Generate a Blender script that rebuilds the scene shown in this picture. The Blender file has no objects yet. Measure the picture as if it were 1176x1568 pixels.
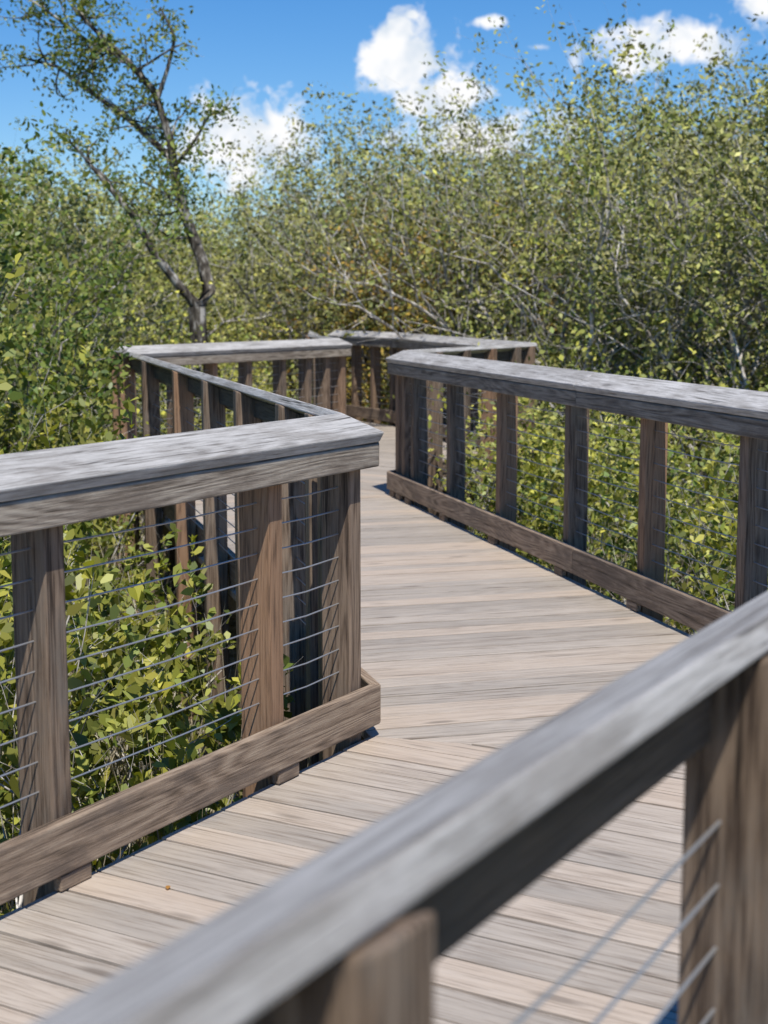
import bpy, math, random, bmesh
import numpy as np
from mathutils import Vector, Matrix, Euler
rng=np.random.default_rng(7); random.seed(7)
scene=bpy.context.scene
scene.view_settings.view_transform='Standard'
scene.view_settings.look='None'
GZ=-1.0
# ------------------------------------------------------------ node helpers
def newmat(name):
    m=bpy.data.materials.new(name); m.use_nodes=True
    nt=m.node_tree; nt.nodes.clear()
    return m,nt
def N(nt,t,**kw):
    n=nt.nodes.new(t)
    for k,v in kw.items(): setattr(n,k,v)
    return n
def L(nt,a,b): nt.links.new(a,b)
def setin(n,i,v): n.inputs[i].default_value=v
def mathn(nt,op,a,b=None,clamp=False):
    n=N(nt,'ShaderNodeMath',operation=op,use_clamp=clamp)
    for i,v in enumerate((a,b)):
        if v is None: continue
        if isinstance(v,(int,float)): n.inputs[i].default_value=v
        else: L(nt,v,n.inputs[i])
    return n.outputs[0]
def vmul(nt,v,s):
    n=N(nt,'ShaderNodeVectorMath',operation='MULTIPLY'); L(nt,v,n.inputs[0]); n.inputs[1].default_value=s
    return n.outputs[0]
def ramp(nt,f,stops):
    r=N(nt,'ShaderNodeValToRGB'); L(nt,f,r.inputs[0])
    e=r.color_ramp.elements
    e[0].position=stops[0][0]; e[0].color=(*stops[0][1],1)
    e[1].position=stops[-1][0]; e[1].color=(*stops[-1][1],1)
    for p,c in stops[1:-1]:
        x=e.new(p); x.color=(*c,1)
    return r.outputs[0]
def noise(nt,v,scale,detail=4,rough=.6,dist=0):
    n=N(nt,'ShaderNodeTexNoise'); L(nt,v,n.inputs['Vector'])
    setin(n,'Scale',scale); setin(n,'Detail',detail); setin(n,'Roughness',rough); setin(n,'Distortion',dist)
    return n.outputs['Fac']
def mixc(nt,f,a,b,mode='MIX'):
    n=N(nt,'ShaderNodeMix',data_type='RGBA',blend_type=mode)
    if isinstance(f,(int,float)): n.inputs[0].default_value=f
    else: L(nt,f,n.inputs[0])
    for i,v in ((6,a),(7,b)):
        if isinstance(v,tuple): n.inputs[i].default_value=(*v,1)
        else: L(nt,v,n.inputs[i])
    return n.outputs[2]

def wood(name,light,mid,dark,stain,bump=.35,rough=.75,tonevar=.35,warm=None,warmlo=.45,stainmax=.6,contrast=1.0,crk=.75,ring=.5):
    m,nt=newmat(name)
    at=N(nt,'ShaderNodeAttribute',attribute_name='bc'); v=at.outputs['Vector']
    tn=N(nt,'ShaderNodeAttribute',attribute_name='tone').outputs['Fac']
    g1=noise(nt,vmul(nt,v,(5.0,170,170)),1,4,.78)
    g2=noise(nt,vmul(nt,v,(1.7,50,50)),1,3,.6)
    g3=noise(nt,vmul(nt,v,(3.0,9,9)),1,6,.72)
    gr=noise(nt,vmul(nt,v,(.75,8,8)),1,1,.4)
    rg=mathn(nt,'SINE',mathn(nt,'ADD',mathn(nt,'MULTIPLY',gr,115),mathn(nt,'MULTIPLY',g2,5)))
    rg=mathn(nt,'MULTIPLY',mathn(nt,'ADD',rg,1),.5)
    vor=N(nt,'ShaderNodeTexVoronoi'); L(nt,vmul(nt,v,(1.7,7,7)),vor.inputs['Vector']); setin(vor,'Scale',1)
    kn=ramp(nt,vor.outputs['Distance'],[(0.06,(1,1,1)),(0.14,(0,0,0))])
    f=mathn(nt,'ADD',mathn(nt,'MULTIPLY',g1,.6),mathn(nt,'MULTIPLY',g2,.4))
    f=mathn(nt,'ADD',f,mathn(nt,'MULTIPLY',mathn(nt,'SUBTRACT',rg,.55),-.10*ring*2))
    c=.5
    col=ramp(nt,f,[(c-.14/contrast,dark),(c-.015,mid),(c+.13/contrast,light)])
    sf=ramp(nt,g3,[(.46,(0,0,0)),(.62,(1,1,1))])
    col=mixc(nt,mathn(nt,'MULTIPLY',sf,stainmax),col,stain)
    if warm is not None:
        wf=mathn(nt,'ADD',tn,mathn(nt,'MULTIPLY',mathn(nt,'SUBTRACT',g3,.5),.9))
        col=mixc(nt,ramp(nt,wf,[(warmlo,(0,0,0)),(warmlo+.5,(.7,.7,.7))]),col,warm)
        col=mixc(nt,ramp(nt,f,[(.37,(.7,.7,.7)),(.51,(0,0,0))]),col,dark)
    cf=ramp(nt,g2,[(.29,(1,1,1)),(.34,(0,0,0))])
    cf2=ramp(nt,g1,[(.26,(1,1,1)),(.33,(0,0,0))])
    cf=mathn(nt,'MAXIMUM',cf,mathn(nt,'MULTIPLY',cf2,.8))
    col=mixc(nt,mathn(nt,'MULTIPLY',cf,crk),col,tuple(c*.35 for c in dark))
    col=mixc(nt,mathn(nt,'MULTIPLY',kn,.65),col,tuple(c*.6 for c in dark))
    t2=mathn(nt,'ADD',mathn(nt,'MULTIPLY',tn,tonevar),1-tonevar*.5)
    hs=N(nt,'ShaderNodeHueSaturation'); L(nt,t2,hs.inputs['Value']); L(nt,col,hs.inputs['Color'])
    b=N(nt,'ShaderNodeBsdfPrincipled'); L(nt,hs.outputs[0],b.inputs['Base Color']); setin(b,'Roughness',rough)
    setin(b,'Specular IOR Level',.35)
    bp=N(nt,'ShaderNodeBump'); setin(bp,'Strength',bump); setin(bp,'Distance',.006)
    L(nt,f,bp.inputs['Height']); L(nt,bp.outputs[0],b.inputs['Normal'])
    o=N(nt,'ShaderNodeOutputMaterial'); L(nt,b.outputs[0],o.inputs[0])
    return m
M_cap=wood('weathered_gray_wood',(.60,.575,.54),(.44,.42,.39),(.16,.145,.125),(.27,.245,.215),bump=.8,tonevar=.25,stainmax=.6,ring=.25,crk=.9,contrast=1.15)
M_fas=wood('weathered_fascia_wood',(.44,.38,.30),(.29,.24,.185),(.09,.07,.05),(.15,.115,.085),bump=.8,ring=.6)
M_post=wood('weathered_post_wood',(.30,.22,.155),(.20,.14,.095),(.07,.045,.03),(.19,.165,.135),bump=.8,tonevar=.5,warm=(.28,.15,.075),warmlo=.55,ring=.5,crk=.85)
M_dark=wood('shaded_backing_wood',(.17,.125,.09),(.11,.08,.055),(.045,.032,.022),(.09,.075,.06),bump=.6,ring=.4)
M_curb=wood('weathered_curb_wood',(.37,.285,.205),(.25,.18,.125),(.085,.06,.04),(.14,.105,.08),bump=.8,stainmax=.75,ring=.6,crk=.85)
M_deck=wood('deck_plank_wood',(.53,.465,.39),(.44,.38,.315),(.25,.20,.155),(.37,.335,.29),bump=.4,rough=.55,tonevar=.34,warm=(.44,.345,.26),warmlo=.5,crk=.6,contrast=.75,ring=.25,stainmax=.45)
m,nt=newmat('steel_cable'); b=N(nt,'ShaderNodeBsdfPrincipled'); setin(b,'Base Color',(.42,.42,.42,1)); setin(b,'Metallic',.6); setin(b,'Roughness',.4)
L(nt,b.outputs[0],N(nt,'ShaderNodeOutputMaterial').inputs[0]); M_steel=m
def leafmat(name,trans,gl,ro):
    m,nt=newmat(name)
    c=N(nt,'ShaderNodeAttribute',attribute_name='col').outputs['Color']
    d=N(nt,'ShaderNodeBsdfDiffuse'); L(nt,c,d.inputs['Color'])
    g=N(nt,'ShaderNodeBsdfGlossy'); setin(g,'Roughness',ro); setin(g,'Color',(.85,.95,.8,1))
    m1=N(nt,'ShaderNodeMixShader'); setin(m1,0,gl); L(nt,d.outputs[0],m1.inputs[1]); L(nt,g.outputs[0],m1.inputs[2])
    sh=m1.outputs[0]
    if trans:
        t=N(nt,'ShaderNodeBsdfTranslucent'); L(nt,mixc(nt,1.0,c,(1.3,1.4,.4),'MULTIPLY'),t.inputs[0])
        mx=N(nt,'ShaderNodeMixShader'); setin(mx,0,.26); L(nt,sh,mx.inputs[1]); L(nt,t.outputs[0],mx.inputs[2]); sh=mx.outputs[0]
    L(nt,sh,N(nt,'ShaderNodeOutputMaterial').inputs[0]); return m
M_leaf=leafmat('mangrove_leaf',True,.04,.45); M_leaf2=leafmat('distant_mangrove_leaf',False,.03,.55)
def bark(name,a,b_,c_):
    m,nt=newmat(name); tc=N(nt,'ShaderNodeTexCoord').outputs['Object']
    f=noise(nt,vmul(nt,tc,(6,6,2)),2,3,.65)
    b=N(nt,'ShaderNodeBsdfDiffuse'); L(nt,ramp(nt,f,[(.38,a),(.5,b_),(.62,c_)]),b.inputs['Color'])
    L(nt,b.outputs[0],N(nt,'ShaderNodeOutputMaterial').inputs[0]); return m
M_bark=bark('gray_bark',(.18,.155,.13),(.48,.44,.385),(.76,.72,.66))
M_bark2=bark('dark_bark',(.04,.034,.028),(.12,.105,.085),(.48,.45,.40))
m,nt=newmat('leaf_litter_ground'); tc=N(nt,'ShaderNodeTexCoord').outputs['Object']
f=noise(nt,tc,9,6,.7); f2=noise(nt,tc,.8,2,.6)
c=ramp(nt,f,[(.35,(.08,.065,.04)),(.5,(.28,.24,.17)),(.66,(.52,.47,.38))])
c=mixc(nt,ramp(nt,f2,[(.45,(0,0,0)),(.6,(.5,.5,.5))]),c,(.09,.11,.03))
b=N(nt,'ShaderNodeBsdfDiffuse'); L(nt,c,b.inputs['Color'])
L(nt,b.outputs[0],N(nt,'ShaderNodeOutputMaterial').inputs[0]); M_ground=m
m,nt=newmat('blade'); c=N(nt,'ShaderNodeAttribute',attribute_name='col').outputs['Color']
b=N(nt,'ShaderNodeBsdfDiffuse'); L(nt,c,b.inputs['Color'])
L(nt,b.outputs[0],N(nt,'ShaderNodeOutputMaterial').inputs[0]); M_blade=m

def link(o,parent=None):
    scene.collection.objects.link(o)
    if parent: o.parent=parent
    return o
def empty(name):
    o=bpy.data.objects.new(name,None); o.empty_display_size=.2; return link(o)

# ------------------------------------------------------------ boards
class Boards:
    def __init__(s): s.v=[];s.f=[];s.bc=[];s.t=[]
    def prism(s,bot,top,ax,tone=None):
        n=len(bot); i0=len(s.v)
        ax=Vector(ax).normalized()
        up=Vector((0,0,1)) if abs(ax.z)<.5 else Vector((1,0,0))
        ay=ax.cross(up).normalized(); az=ax.cross(ay)
        off=Vector((random.uniform(0,60),random.uniform(0,60),random.uniform(0,60)))
        t=random.random() if tone is None else tone
        for p in list(bot)+list(top):
            p=Vector(p); s.v.append(p); s.bc.append((p.dot(ax)+off.x,p.dot(ay)+off.y,p.dot(az)+off.z)); s.t.append(t)
        s.f.append([i0+i for i in range(n)][::-1]); s.f.append([i0+n+i for i in range(n)])
        for i in range(n):
            j=(i+1)%n; s.f.append([i0+i,i0+j,i0+n+j,i0+n+i])
    def build(s,name,mat,parent=None,bevel=.004):
        me=bpy.data.meshes.new(name); me.from_pydata([tuple(p) for p in s.v],[],s.f)
        a=me.attributes.new('bc','FLOAT_VECTOR','POINT'); a.data.foreach_set('vector',np.array(s.bc,dtype=np.float32).ravel())
        a=me.attributes.new('tone','FLOAT','POINT'); a.data.foreach_set('value',np.array(s.t,dtype=np.float32))
        me.materials.append(mat)
        bm=bmesh.new(); bm.from_mesh(me); bmesh.ops.recalc_face_normals(bm,faces=bm.faces); bm.to_mesh(me); bm.free()
        o=bpy.data.objects.new(name,me); link(o,parent)
        if bevel:
            md=o.modifiers.new('bevel','BEVEL'); md.width=bevel; md.segments=2; md.limit_method='ANGLE'; md.angle_limit=math.radians(40)
        return o

def tube(pts,rad,k=5):
    pts=[np.array(p,dtype=float) for p in pts]; vs=[];fs=[]
    for i,p in enumerate(pts):
        d=pts[min(i+1,len(pts)-1)]-pts[max(i-1,0)]; d/=np.linalg.norm(d)+1e-9
        ref=np.array([0,0,1.]) if abs(d[2])<.9 else np.array([1.,0,0])
        a=np.cross(d,ref); a/=np.linalg.norm(a); b=np.cross(d,a)
        for j in range(k):
            t=2*math.pi*j/k; vs.append(p+rad[i]*(math.cos(t)*a+math.sin(t)*b))
    for i in range(len(pts)-1):
        for j in range(k):
            j2=(j+1)%k; fs.append([i*k+j,i*k+j2,(i+1)*k+j2,(i+1)*k+j])
    return vs,fs

LP=[(-4.01,-1.83),(-.01,5.10),(-2.13,12.6),(-.33,15.5),(-.75,17.6),(-.84,19.7)]
RP=[(-2.42,-2.96),(1.936,4.58),(.02,11.73),(1.26,13.88),(.09,18.3),(-.74,19.8)]
def railing(name,P,side,posts):
    P=[Vector(p) for p in P]; n=len(P)
    D=[(P[i+1]-P[i]).normalized() for i in range(n-1)]
    NN=[Vector((-d.y,d.x))*side for d in D]
    Mi=[NN[0]]+[(NN[i-1]+NN[i])/(1+NN[i-1].dot(NN[i])) for i in range(1,n-1)]+[NN[-1]]
    root=empty(name)
    cap,fas,fas2,cur,pst=Boards(),Boards(),Boards(),Boards(),Boards(); cv=[];cf=[]
    def section(B,i,sec,cuts,gap=.0015):
        Ls=(P[i+1]-P[i]).length
        st=[0]+[c for c in cuts if .4<c<Ls-.4]+[Ls]
        for k in range(len(st)-1):
            jz=random.uniform(-.002,.002)
            def ring(s,first):
                out=[]
                for (o,z) in sec:
                    if s==0: q=P[i]+Mi[i]*o+D[i]*gap
                    elif s==Ls: q=P[i+1]+Mi[i+1]*o-D[i]*gap
                    else: q=P[i]+D[i]*(s+(gap if first else -gap))+NN[i]*o
                    out.append((q.x,q.y,z+jz))
                return out
            B.prism(ring(st[k],True),ring(st[k+1],False),(D[i].x,D[i].y,0))
    for i in range(n-1):
        Ls=(P[i+1]-P[i]).length
        j=joints.get((name,i),[])
        section(cap,i,[(-.012,1.070),(.127,1.136),(.143,1.102),(.004,1.036)],j)
        section(fas,i,[(.004,1.032),(.042,1.050),(.042,.953),(.004,.953)],j)
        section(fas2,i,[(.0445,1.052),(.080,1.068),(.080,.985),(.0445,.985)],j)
        section(cur,i,[(0,.048),(0,.188),(.038,.188),(.038,.048)],j)
        for s in posts[i]:
            if s<0: s=Ls+s
            c=P[i]+D[i]*s; h=.0375; bot=[];top=[]
            for (ds,o) in ((-h,.048),(h,.048),(h,.165),(-h,.165)):
                q=c+D[i]*ds+NN[i]*o
                bot.append((q.x,q.y,GZ-.1)); top.append((q.x,q.y,1.033+.475*(o-.004)-.002))
            pst.prism(bot,top,(0,0,1))
            if 0.1<s<Ls-.1:
                bot=[];top=[]
                for (ds,o) in ((-.06,.006),(.06,.006),(.06,.034),(-.06,.034)):
                    q=c+D[i]*ds+NN[i]*o; bot.append((q.x,q.y,.002)); top.append((q.x,q.y,.046))
                cur.prism(bot,top,(D[i].x,D[i].y,0))
        for kz in range(9):
            z=.25+kz*.08
            a=P[i]+Mi[i]*.095; b2=P[i+1]+Mi[i+1]*.095
            ss=sorted([(Ls+s if s<0 else s) for s in posts[i]])
            pts=[(a.x,a.y,z)]
            for q,r in zip(ss[:-1],ss[1:]):
                for s,dz in ((q,0),((q+r)/2,-random.uniform(.002,.009))):
                    w=P[i]+D[i]*s+NN[i]*.095; pts.append((w.x,w.y,z+dz))
            pts.append((b2.x,b2.y,z))
            v,f=tube(pts,[.0026]*len(pts),6); o0=len(cv)
            cv.extend([tuple(x) for x in v]); cf.extend([[y+o0 for y in x] for x in f])
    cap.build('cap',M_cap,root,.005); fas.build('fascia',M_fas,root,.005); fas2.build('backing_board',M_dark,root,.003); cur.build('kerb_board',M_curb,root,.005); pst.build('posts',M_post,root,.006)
    me=bpy.data.meshes.new('cables'); me.from_pydata(cv,[],cf); me.materials.append(M_steel)
    link(bpy.data.objects.new('cables',me),root)
    return root
joints={('wooden_railing',0):[1.9,5.6],('wooden_railing',1):[3.8],('wooden_railing.001',0):[2.2],('wooden_railing.001',1):[3.55],('wooden_railing.001',3):[2.3]}
railing('wooden_railing',LP,1,[[-.09,-.57,-1.57,-2.55,-3.5,-4.5,-5.5,-6.5,-7.5],[.22,.42,.95,1.9,2.85,3.95,5.5,7.0,7.6],[.1,.7,1.22,1.74,2.29,2.72,3.05,-.08],[.1,.6,1.1,1.6,-.1],[.1,.8,1.5,-.1]])
railing('wooden_railing.001',RP,-1,[[-.2,-1.34,-2.25,-3.19,-4.12,-5.0,-5.9,-6.8,-7.8],[.12,.9,1.79,-4.61,-3.63,-2.49,-1.45,-.55,-.30,-.12],[.12,.6,1.1,1.6,2.1,-.08],[.1,.65,1.2,1.75,2.3,2.85,3.4,3.95,-.1],[.1,.6,1.1,-.1]])

# ------------------------------------------------------------ deck
def clip(poly,nx,ny,c):
    out=[]
    for i in range(len(poly)):
        a=poly[i]; b=poly[(i+1)%len(poly)]
        da=nx*a[0]+ny*a[1]-c; db=nx*b[0]+ny*b[1]-c
        if da<=0: out.append(a)
        if (da<0<db) or (db<0<da):
            t=da/(da-db); out.append((a[0]+t*(b[0]-a[0]),a[1]+t*(b[1]-a[1])))
    return out
def offs(P,side,o):
    P=[Vector(p) for p in P]; D=[(P[i+1]-P[i]).normalized() for i in range(len(P)-1)]
    NN=[Vector((-d.y,d.x))*side for d in D]
    Mi=[NN[0]]+[(NN[i-1]+NN[i])/(1+NN[i-1].dot(NN[i])) for i in range(1,len(D))]+[NN[-1]]
    return [P[i]+Mi[i]*o for i in range(len(P))]
LO=offs(LP,1,.036); RO=offs(RP,-1,.036)
deck=Boards(); W=.14
for i in range(5):
    quad=[LO[i],RO[i],RO[i+1],LO[i+1]]; quad=[(p.x,p.y) for p in quad]
    d=(Vector(LP[i+1])-Vector(LP[i])).normalized()+(Vector(RP[i+1])-Vector(RP[i])).normalized(); d.normalize()
    s0=min(q[0]*d.x+q[1]*d.y for q in quad); s1=max(q[0]*d.x+q[1]*d.y for q in quad)
    s=s0
    while s<s1:
        g=.0046+random.uniform(-.0012,.001)
        p=clip(quad,-d.x,-d.y,-(s+g)); p=clip(p,d.x,d.y,s+W-g) if len(p)>2 else p
        if len(p)>2:
            jz=random.uniform(-.002,.002)
            deck.prism([(x,y,-.035+jz) for x,y in p],[(x,y,jz) for x,y in p],(d.y,-d.x,0))
        s+=W
deck.build('boardwalk_deck',M_deck,None,.004)
jo=Boards()
for k in (-.12,-.9,-1.65):
    A=offs(LP,1,k+.05); B=offs(LP,1,k)
    for i in range(4):
        jo.prism([(p.x,p.y,-.24) for p in (A[i],A[i+1],B[i+1],B[i])],[(p.x,p.y,-.04) for p in (A[i],A[i+1],B[i+1],B[i])],(1,.1,0))
jo.build('boardwalk_joists',M_dark,None,.003)
def inside_path(X,Y,o=.10):
    A=offs(LP,1,o); B=offs(RP,-1,o); ins=np.zeros(X.shape,bool)
    for i in range(5):
        q=[A[i],B[i],B[i+1],A[i+1]]; m_=np.ones(X.shape,bool)
        for j in range(4):
            a=q[j]; b=q[(j+1)%4]
            m_&=((b.x-a.x)*(Y-a.y)-(b.y-a.y)*(X-a.x))>=0
        ins|=m_
    return ins

# ------------------------------------------------------------ vegetation
def nrm(a): return a/(np.linalg.norm(a,axis=-1,keepdims=True)+1e-9)
PADDLE=[(-.5,0,0),(-.12,.33,.05),(.22,.5,.06),(.5,.08,-.05),(.22,-.5,.06),(-.12,-.33,.05)]
OVAL=[(-.5,0,0),(-.2,.42,.06),(.2,.46,.05),(.5,0,-.04),(.2,-.46,.05),(-.2,-.42,.06)]
DIAM=[(-.5,0,0),(0.03,.5,.04),(.5,0,0),(0.03,-.5,.04)]
def leaf_arrays(C,size,upb,cols,prof,aspect=.45,T=None):
    n=len(C)
    if T is None:
        nn=nrm(rng.normal(size=(n,3))+np.array([.1,-.45,upb])); t=nrm(np.cross(nn,rng.normal(size=(n,3))))
    else:
        t=nrm(T+rng.normal(size=(n,3))*.18)
        h=rng.normal(size=(n,3))*.6+np.array([.05,-.4,upb])
        nn=nrm(h-(h*t).sum(1,keepdims=True)*t)
    b=np.cross(nn,t)
    Ls=(size*rng.uniform(.6,1.3,n))[:,None]; Ws=Ls*aspect
    k=len(prof)
    V=np.stack([C+t*Ls*p[0]+b*Ws*p[1]+nn*Ls*p[2] for p in prof],1).reshape(-1,3)
    return V,np.arange(n*k).reshape(n,k),np.repeat(cols,k,0)
def wood_arrays(segs,k=5):
    vs=[];fs=[]
    for pts,rad in segs:
        v,f=tube(pts,rad,k); o=len(vs); vs.extend(v); fs.extend([[x+o for x in q] for q in f])
    return np.array(vs).reshape(-1,3),np.array(fs,dtype=np.int64).reshape(-1,4)
def to_mesh(name,bv,bf,V,F,cc,leafm,bark=None):
    me=bpy.data.meshes.new(name)
    vs=np.vstack([bv,V]).astype(np.float32); F2=F+len(bv)
    loops=np.concatenate([bf.ravel(),F2.ravel()]).astype(np.int32)
    k=F.shape[1]
    st=np.concatenate([np.arange(len(bf))*4,len(bf)*4+np.arange(len(F))*k]).astype(np.int32)
    me.vertices.add(len(vs)); me.vertices.foreach_set('co',vs.ravel())
    me.loops.add(len(loops)); me.loops.foreach_set('vertex_index',loops)
    me.polygons.add(len(st)); me.polygons.foreach_set('loop_start',st)
    mi=np.ones(len(st),dtype=np.int32); mi[:len(bf)]=0
    me.materials.append(bark or M_bark); me.materials.append(leafm)
    me.polygons.foreach_set('material_index',mi)
    me.update(calc_edges=True)
    col=np.vstack([np.ones((len(bv),3))*.3,cc])
    a=me.attributes.new('col','FLOAT_COLOR','POINT'); a.data.foreach_set('color',np.hstack([col,np.ones((len(col),1))]).astype(np.float32).ravel())
    return me
def branch(p,d,length,r,level,maxl,segs,tips,wob=.22,up=.08,n=5,nch=1.0):
    p=np.array(p,float); d=np.array(d,float); d/=np.linalg.norm(d)
    pts=[p.copy()]; rad=[r]
    for i in range(n):
        d=d+rng.normal(size=3)*wob+np.array([0,0,up]); d/=np.linalg.norm(d)
        p=p+d*length/n; pts.append(p.copy()); rad.append(r*(1-.7*(i+1)/n))
        if level<maxl and i>=(1 if level==0 else 0):
            c=nch*(1.0 if level else 1.5)
            while c>0 and rng.random()<c:
                c-=1
                d2=d+rng.normal(size=3)*.75; d2[2]+=.15
                branch(p,d2,length*rng.uniform(.35,.55),rad[-1]*.6,level+1,maxl,segs,tips,wob,up,max(3,n-1),nch)
        if level>=maxl-1 or i==n-1: tips.append((p.copy(),level))
    segs.append((pts,rad))
def cluster(tips,per,sig,pal,cap=None,offtone=.4,whorl=False):
    C=[];K=[];D=[]; pal=np.array(pal)
    if cap: per=min(per,cap/max(1,len(tips)))
    for p,l in tips:
        m=rng.poisson(per*rng.uniform(.3,1.7)); base=pal[rng.integers(len(pal))]*rng.uniform(.7,1.25)
        if whorl:
            dd=nrm(rng.normal(size=(m,3))+np.array([0,0,.75])); D.append(dd)
            C.append(p+dd*rng.uniform(.02,.05,(m,1))+np.array([0,0,1])*rng.uniform(-.06,.05,(m,1)))
        else:
            g=np.clip(rng.normal(size=(m,3)),-1.5,1.5)
            C.append(p+g*sig*np.array([1,1,.8]))
        oth=pal[rng.integers(len(pal),size=m)]
        K.append((base*(1-offtone)+oth*offtone)*rng.uniform(.5,1.4,(m,1)))
    if whorl: return np.vstack(C),np.vstack(K),np.vstack(D)
    return np.vstack(C),np.vstack(K)
def sc(p,k): return [tuple(c*k for c in q) for q in p]
G1=sc([(.11,.14,.028),(.16,.175,.036),(.22,.215,.045),(.13,.15,.038),(.26,.24,.07)],1.5)
G2=sc([(.18,.195,.028),(.25,.245,.036),(.38,.35,.06),(.09,.115,.022),(.31,.28,.055),(.13,.14,.03),(.10,.13,.025)],1.35)
G3=sc([(.19,.185,.06),(.23,.215,.07),(.15,.16,.05),(.28,.255,.10),(.14,.155,.04)],1.5)
G4=sc([(.30,.165,.03),(.24,.16,.025),(.32,.21,.04),(.17,.16,.025),(.22,.19,.03)],1.3)
GD=sc([(.06,.105,.02),(.09,.135,.028),(.14,.175,.035),(.08,.125,.028)],1.45)
class Veg:
    def __init__(s): s.bv=[];s.bf=[];s.C=[];s.K=[];s.S=[];s.D=[];s.n=0
    def add(s,proto,x,y,top,q,leaf,cull=True,thin=1.0):
        bv,bf,C,K,z=proto[:5]
        R=Euler((random.uniform(-.08,.08),random.uniform(-.08,.08),random.uniform(0,6.28))).to_matrix()
        M=np.array((Matrix.Translation((x,y,GZ))@R.to_4x4()@Matrix.Diagonal((q,q,(top-GZ)/z,1))))
        T=lambda a:a@M[:3,:3].T+M[:3,3]
        b2=T(bv); C2=T(C); K2=K*random.uniform(.78,1.2)
        f=bf
        keep=np.ones(len(C2),bool)
        if cull:
            bad=inside_path(b2[:,0],b2[:,1],.17); f=bf[~bad[bf].any(1)]
            keep&=~inside_path(C2[:,0],C2[:,1],.21)
        if thin<1: keep&=rng.random(len(C2))<thin
        s.bv.append(b2); s.bf.append(f+s.n); s.n+=len(b2)
        s.C.append(C2[keep]); s.K.append(K2[keep]); s.S.append(np.full(keep.sum(),leaf))
        if len(proto)>5: s.D.append((proto[5]@np.array(R).T)[keep])
    def mesh(s,name,leafm,upb,prof,aspect,bark=None):
        C=np.vstack(s.C); s.count=len(C)
        V,F,cc=leaf_arrays(C,np.concatenate(s.S),upb,np.vstack(s.K),prof,aspect,np.vstack(s.D) if s.D else None)
        return to_mesh(name,np.vstack(s.bv),np.vstack(s.bf),V,F,cc,leafm,bark)
def proto_tree(H,pal,per,nst=4,spread=.35,nch=.85,sig=.12,r=.05,cap=7500,drop=.3,lo=.12,k=4):
    segs=[];tips=[]
    for j in range(nst):
        a=rng.uniform(0,6.28); s=rng.uniform(.1,spread)
        branch((rng.normal()*.15,rng.normal()*.15,-.1),(math.cos(a)*s,math.sin(a)*s,1),H*rng.uniform(.72,1),r*rng.uniform(.7,1.2),0,2,segs,tips,wob=.19,up=.06,n=7,nch=nch)
    z=np.percentile([p[2] for p,_ in tips],99)
    tips=[t for t in tips if t[0][2]>H*lo and rng.random()>drop]
    C,K=cluster(tips,per,sig,pal,cap)
    bv,bf=wood_arrays(segs,k)
    return bv,bf,C,K,z
def proto_shrub(H,pal,per,nst=10,spread=1.3,cap=2800,sig=.065,drop=0,r=.013,whorl=False):
    segs=[];tips=[]
    for k in range(nst):
        a=rng.uniform(0,6.28); s=rng.uniform(.1,spread)
        branch((rng.normal()*.12,rng.normal()*.12,-.05),(math.cos(a)*s,math.sin(a)*s,1),H*rng.uniform(.7,1.1),r,0,2,segs,tips,wob=.22,up=.12,n=5,nch=.75)
    tips=[t for t in tips if rng.random()>=drop]
    out=cluster(tips,per,sig,pal,cap,.45,whorl)
    bv,bf=wood_arrays(segs,3)
    return (bv,bf,out[0],out[1],np.percentile(out[0][:,2],98))+tuple(out[2:])
trees=[proto_tree(5.2,pal,20,nst=random.choice([5,6,6]),drop=dr,sig=.11,r=.055) for pal,dr in ((G3,.45),(G1+G3,.35),(G3+G1,.55),(G3+G1,.45),(G1,.4),(G2+G3,.5))]
redtree=[proto_tree(3.0,G4,24,nst=6,spread=.7,cap=5500,drop=.1,r=.03) for i in range(2)]
shrN=[proto_shrub(1.4,pal,8,nst=9,cap=1900,drop=.35,r=.013,whorl=True) for pal in (G2,G2+G1[:2],G1+G2,GD+G2)]
shrF=[proto_shrub(1.4,pal,14,nst=12,cap=2400,sig=.08) for pal in (G2,G1+G2,G2+G2+G3)]

CL=[(-3.2,-2.4),(.96,4.84),(-1.0,12.17),(.46,14.7),(-.45,18.15),(-.8,20.0)]
def dpath(x,y):
    m=1e9
    for (a,b),(c,d) in zip(CL[:-1],CL[1:]):
        t=max(0,min(1,((x-a)*(c-a)+(y-b)*(d-b))/((c-a)**2+(d-b)**2)))
        m=min(m,math.hypot(x-a-t*(c-a),y-b-t*(d-b)))
    return m
near_v=Veg(); far_v=Veg(); pl=[]
for k in range(7000):
    y=random.uniform(1,25); x=random.uniform(-9,9)
    a=x/y
    if abs(x)>.34*y+1.6: continue
    near=y<11.5
    sp=.66 if near else .95
    dp=dpath(x,y)
    if dp<1.25: continue
    if math.hypot(x,y)<2.6: continue
    if y<4 and x>-2.5: continue
    if any((p-x)**2+(q-y)**2<sp*sp for p,q in pl): continue
    pl.append((x,y))
    left= x< -.6
    if left and y<13.2:
        if a>-.205: top=random.uniform(-.35,.30) if y<8.5 else random.uniform(-.15,.25)
        else: top=min(1.35,.35+(-a-.205)*14)+random.uniform(-.3,.2)
    elif (not left) and y<12:
        top=.55+random.uniform(-.35,.3)+max(0,x-3)*.08
    elif left: top=1.2+(y-13)*.03+random.uniform(-.4,.3)
    else: top=(1.0 if y<17 else 1.3)+random.uniform(-.4,.35)
    if dp<1.7: top=min(top,.62)
    if near: near_v.add(random.choice(shrN),x,y,top,random.uniform(.75,1.1),.066 if (left and y<9) else .056)
    else: far_v.add(random.choice(shrF),x,y,top,random.uniform(1.0,1.5),.062,cull=dp<3)
und=empty('mangrove_undergrowth')
link(bpy.data.objects.new('near_shrubs',near_v.mesh('near_shrubs',M_leaf,.6,PADDLE,.48)),und)
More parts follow.
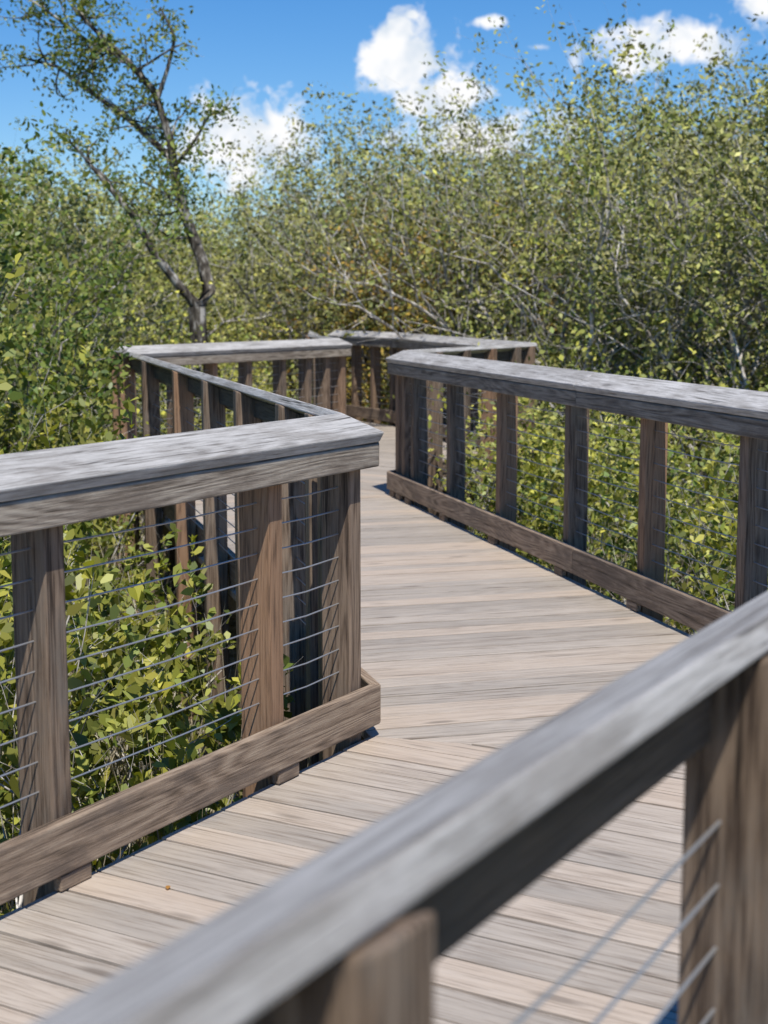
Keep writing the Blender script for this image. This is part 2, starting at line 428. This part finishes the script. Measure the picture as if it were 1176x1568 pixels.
link(bpy.data.objects.new('mid_shrubs',far_v.mesh('mid_shrubs',M_leaf2,.75,DIAM,.6)),und)
# distant thicket
thk=Veg(); pt=[]
def eltop(a):
    pts=[(-.6,.11),(-.3,.10),(-.2,.085),(-.15,.068),(-.12,.060),(-.07,.062),(-.045,.10),(0,.125),(.06,.123),(.12,.142),(.2,.158),(.26,.17),(.4,.175),(.6,.17)]
    return float(np.interp(a,[p[0] for p in pts],[p[1] for p in pts]))
for k in range(5000):
    y=random.uniform(13.5,42); a=random.uniform(-.38,.38); x=a*y
    ymin=np.interp(a,[-.5,-.2,-.15,-.06,-.03,.05,.1,.2,.5],[15,18,27,27,22,21,17,14.5,13.5])
    if y<ymin or y>ymin+12: continue
    if dpath(x,y)<2.2: continue
    sp=1.4 if y<30 else 2.0
    if any((p-x)**2+(q-y)**2<sp*sp for p,q in pt): continue
    pt.append((x,y))
    h=1.51+eltop(a)*y*random.uniform(.74,1.02)
    pr=random.choice(trees); s=(h-GZ)/pr[4]
    back=y>ymin+5
    thk.add(pr,x,y,h,s*random.uniform(.85,1.1),.095 if back else .072,cull=False,thin=.65 if back else 1.0)
for k in range(18):
    x=random.uniform(-1.8,2.9); y=random.uniform(20.4,22.4)
    if dpath(x,y)<1.5: continue
    pr=random.choice(redtree); h=random.uniform(1.9,2.7); thk.add(pr,x,y,h,(h-GZ)/pr[4],.07,cull=False)
link(bpy.data.objects.new('distant_mangrove_thicket',thk.mesh('distant_mangrove_thicket',M_leaf2,.7,DIAM,.5)))

# tall open tree on the left
segs=[];tips=[]
Y=16.2
def stem(pts,r0,r1,tw,ln):
    P=[np.array((x,Y+dy,z)) for x,z,dy in pts]; n=len(P)
    segs.append((P,[r0+(r1-r0)*i/(n-1) for i in range(n)]))
    for i in range(1,n):
        for q in range(tw):
            t=rng.random(); p=P[i-1]*(1-t)+P[i]*t; d=(P[i]-P[i-1]); d/=np.linalg.norm(d)
            if p[2]<2.1: continue
            branch(p,d*.6+rng.normal(size=3)*.7+np.array([0,0,.2]),ln*rng.uniform(.5,1.1),max(.011,r1*.9),1,2,segs,tips,wob=.3,up=.03,n=5,nch=.8)
stem([(-1.97,GZ-.1,0),(-1.95,.3,0),(-2.0,1.45,0)],.12,.10,0,0)
stem([(-2.0,1.42,0),(-1.87,1.62,.05),(-1.95,1.95,.1),(-2.06,2.25,.1),(-2.2,2.7,.05),(-2.25,3.19,0),(-2.39,3.67,-.1),(-2.66,3.98,-.2),(-2.98,4.28,-.2),(-3.2,4.5,-.2)],.085,.018,3,.7)
stem([(-2.0,1.45,0),(-2.18,1.68,-.1),(-2.42,2.02,-.2),(-2.6,2.38,-.3),(-2.9,2.75,-.4),(-3.1,3.0,-.4)],.06,.018,2,.65)
stem([(-2.24,3.0,0),(-2.7,3.42,.1),(-3.1,3.7,.3),(-3.5,4.0,.4),(-3.9,4.1,.4)],.04,.014,3,.8)
stem([(-2.36,3.6,-.1),(-2.25,3.9,-.1),(-2.15,4.2,-.2),(-2.3,4.5,-.2)],.028,.010,1,.45)
stem([(-2.22,2.9,0),(-2.0,3.2,.1),(-1.85,3.45,.1),(-1.72,3.5,.1)],.022,.010,1,.45)
stem([(-2.66,3.98,-.2),(-3.1,4.2,0),(-3.5,4.5,.1),(-3.8,4.7,.1)],.026,.012,3,.7)
C,K=cluster([t for t in tips if rng.random()<.65],8,.08,G1+GD)
bv,bf=wood_arrays(segs,6)
link(bpy.data.objects.new('mangrove_tree',to_mesh('mangrove_tree',bv,bf,*leaf_arrays(C,.062,.6,K,DIAM,.5),M_leaf,M_bark2)))
# nearer leafy trees on the left
for (x,y,top,s,le) in ((-2.95,10.4,3.0,.6,.06),(-3.7,11.8,3.15,.8,.06),(-4.3,14.4,2.9,.9,.06)):
    v=Veg(); v.add(proto_tree(4.0,GD+G1[:3],22,nst=6,spread=.5,sig=.11,r=.04,cap=8000,drop=.2,lo=.35),x,y,top,s,le)
    link(bpy.data.objects.new('mangrove_tree',v.mesh('mangrove_tree',M_leaf,.7,OVAL,.5,M_bark2)))
# bare snags
for (x0,y0,hh) in ((-1.25,21.4,5.5),(2.6,16.5,4.3),(4.0,15.4,4.6),(3.2,14.2,3.4)):
    segs=[];tips=[]
    for k in range(3):
        branch((0,0,0),(rng.normal()*.14,rng.normal()*.14,1),4.6,.055,0,2,segs,tips,wob=.17,up=.05,n=8,nch=.65)
    bv,bf=wood_arrays(segs,5); bv[:,2]*=hh/bv[:,2].max(); bv[:,:2]*=.8
    me=bpy.data.meshes.new('bare_tree'); me.from_pydata(bv.tolist(),[],bf.tolist()); me.materials.append(M_bark)
    o=bpy.data.objects.new('bare_tree',me); link(o); o.location=(x0,y0,GZ)

# ground
me=bpy.data.meshes.new('ground'); S=600
me.from_pydata([(-S,-S,GZ),(S,-S,GZ),(S,S,GZ),(-S,S,GZ)],[],[[0,1,2,3]]); me.materials.append(M_ground)
link(bpy.data.objects.new('ground',me))
# dry grass and dead twigs
n=60000; y=rng.uniform(1,18,n); x=rng.uniform(-6,6,n)
keep=~inside_path(x,y,.15)&(np.hypot(x,y)>1.5); x=x[keep];y=y[keep];n=len(x)
B0=np.stack([x,y,np.full(n,GZ)],1); ln=rng.uniform(.15,1.2,n)[:,None]
d=nrm(rng.normal(size=(n,3))*.5+np.array([0,0,1])); sd=nrm(np.cross(d,rng.normal(size=(n,3))))*.007
tipp=B0+d*ln; bad=inside_path(tipp[:,0],tipp[:,1],.03); ln[bad]*=.2
V=np.stack([B0-sd,B0+sd,B0+d*ln],1).reshape(-1,3)
pal=np.array([(.55,.48,.34),(.45,.37,.25),(.30,.27,.12),(.20,.22,.05),(.62,.57,.46)])
col=np.repeat(pal[rng.integers(5,size=n)]*rng.uniform(.6,1.1,(n,1)),3,0)
me=bpy.data.meshes.new('dry_grass'); me.from_pydata(V.tolist(),[],np.arange(3*n).reshape(n,3).tolist())
a=me.attributes.new('col','FLOAT_COLOR','POINT'); a.data.foreach_set('color',np.hstack([col,np.ones((len(col),1))]).astype(np.float32).ravel())
me.materials.append(M_blade); link(bpy.data.objects.new('dry_grass',me))
# fallen leaf on the deck
z0=np.zeros((0,3)); zf=np.zeros((0,4),dtype=np.int64)
me=to_mesh('fallen_leaf',z0,zf,*leaf_arrays(np.array([(-.56,3.72,.006)]),.03,25,np.array([[.45,.22,.06]]),OVAL,.5),M_leaf)
link(bpy.data.objects.new('fallen_leaf',me))

# ------------------------------------------------------------ light
el=math.radians(62); az=Vector((.2,-.98)).normalized()
sv=Vector((az.x*math.cos(el),az.y*math.cos(el),math.sin(el)))
sd_=bpy.data.lights.new('sun','SUN'); sd_.energy=5.0; sd_.angle=math.radians(.5); sd_.color=(1,.955,.88)
so=bpy.data.objects.new('sun',sd_); link(so); so.rotation_euler=sv.to_track_quat('Z','Y').to_euler(); so.location=(0,0,20)
w=bpy.data.worlds.new('World'); scene.world=w; w.use_nodes=True; nt=w.node_tree; nt.nodes.clear()
sky=N(nt,'ShaderNodeTexSky',sky_type='NISHITA'); sky.sun_disc=False; sky.sun_elevation=el; sky.sun_rotation=math.atan2(az.x,az.y)
sky.air_density=1.0; sky.dust_density=.05; sky.ozone_density=2.5
hs=N(nt,'ShaderNodeHueSaturation'); setin(hs,'Saturation',1.4); L(nt,sky.outputs[0],hs.inputs['Color'])
skc=mixc(nt,1.0,hs.outputs[0],(.82,.93,1.12),'MULTIPLY')
bg=N(nt,'ShaderNodeBackground'); setin(bg,'Strength',.112); L(nt,skc,bg.inputs[0])
tc=N(nt,'ShaderNodeTexCoord').outputs['Generated']
sp=N(nt,'ShaderNodeSeparateXYZ'); L(nt,tc,sp.inputs[0])
A=mathn(nt,'ARCTAN2',sp.outputs[0],sp.outputs[1]); E=mathn(nt,'ARCSINE',sp.outputs[2])
cb=N(nt,'ShaderNodeCombineXYZ'); L(nt,A,cb.inputs[0]); L(nt,E,cb.inputs[1]); P=cb.outputs[0]
nz=noise(nt,P,46,5,.58,.3); nz2=noise(nt,P,24,3,.6)
dens=None
for (ca,ce,sa,se,amp) in [(.014,.154,.034,.030,1.1),(.035,.132,.036,.020,1.05),(-.088,.103,.050,.030,1.1),(.066,.176,.022,.007,.7),(.018,.180,.013,.007,.66),(.099,.160,.016,.0045,.62),(.18,.158,.065,.02,.95),(.25,.192,.03,.03,1.1),(.06,.105,.09,.022,.85),(-.4,.15,.08,.03,1),(.5,.17,.12,.035,1)]:
    dx=mathn(nt,'DIVIDE',mathn(nt,'SUBTRACT',A,ca),sa); dy=mathn(nt,'DIVIDE',mathn(nt,'SUBTRACT',E,ce),se)
    r=mathn(nt,'SQRT',mathn(nt,'ADD',mathn(nt,'MULTIPLY',dx,dx),mathn(nt,'MULTIPLY',dy,dy)))
    q=mathn(nt,'SUBTRACT',amp,r)
    dens=q if dens is None else mathn(nt,'MAXIMUM',dens,q)
dens=mathn(nt,'ADD',dens,mathn(nt,'MULTIPLY',mathn(nt,'SUBTRACT',nz,.5),2.2))
fac=ramp(nt,dens,[(.06,(0,0,0)),(.52,(1,1,1))])
cc=ramp(nt,nz2,[(.38,(.70,.78,.88)),(.54,(.98,.985,1))])
bg2=N(nt,'ShaderNodeBackground'); setin(bg2,'Strength',1.02); L(nt,cc,bg2.inputs[0])
mx=N(nt,'ShaderNodeMixShader'); L(nt,fac,mx.inputs[0]); L(nt,bg.outputs[0],mx.inputs[1]); L(nt,bg2.outputs[0],mx.inputs[2])
L(nt,mx.outputs[0],N(nt,'ShaderNodeOutputWorld').inputs[0])
# ------------------------------------------------------------ camera
cd=bpy.data.cameras.new('camera'); co=bpy.data.objects.new('camera',cd); link(co)
co.location=(0,0,1.51); co.rotation_euler=(math.radians(90-7.99),0,0)
cd.sensor_fit='VERTICAL'; cd.sensor_height=36; cd.sensor_width=27; cd.lens=52.8
cd.clip_start=.05; cd.clip_end=2000
cd.dof.use_dof=True; cd.dof.focus_distance=5.2; cd.dof.aperture_fstop=4.6
scene.camera=co
print('SHRUBS',len(pl),'N',near_v.count,'M',far_v.count,'T',thk.count,len(pt))
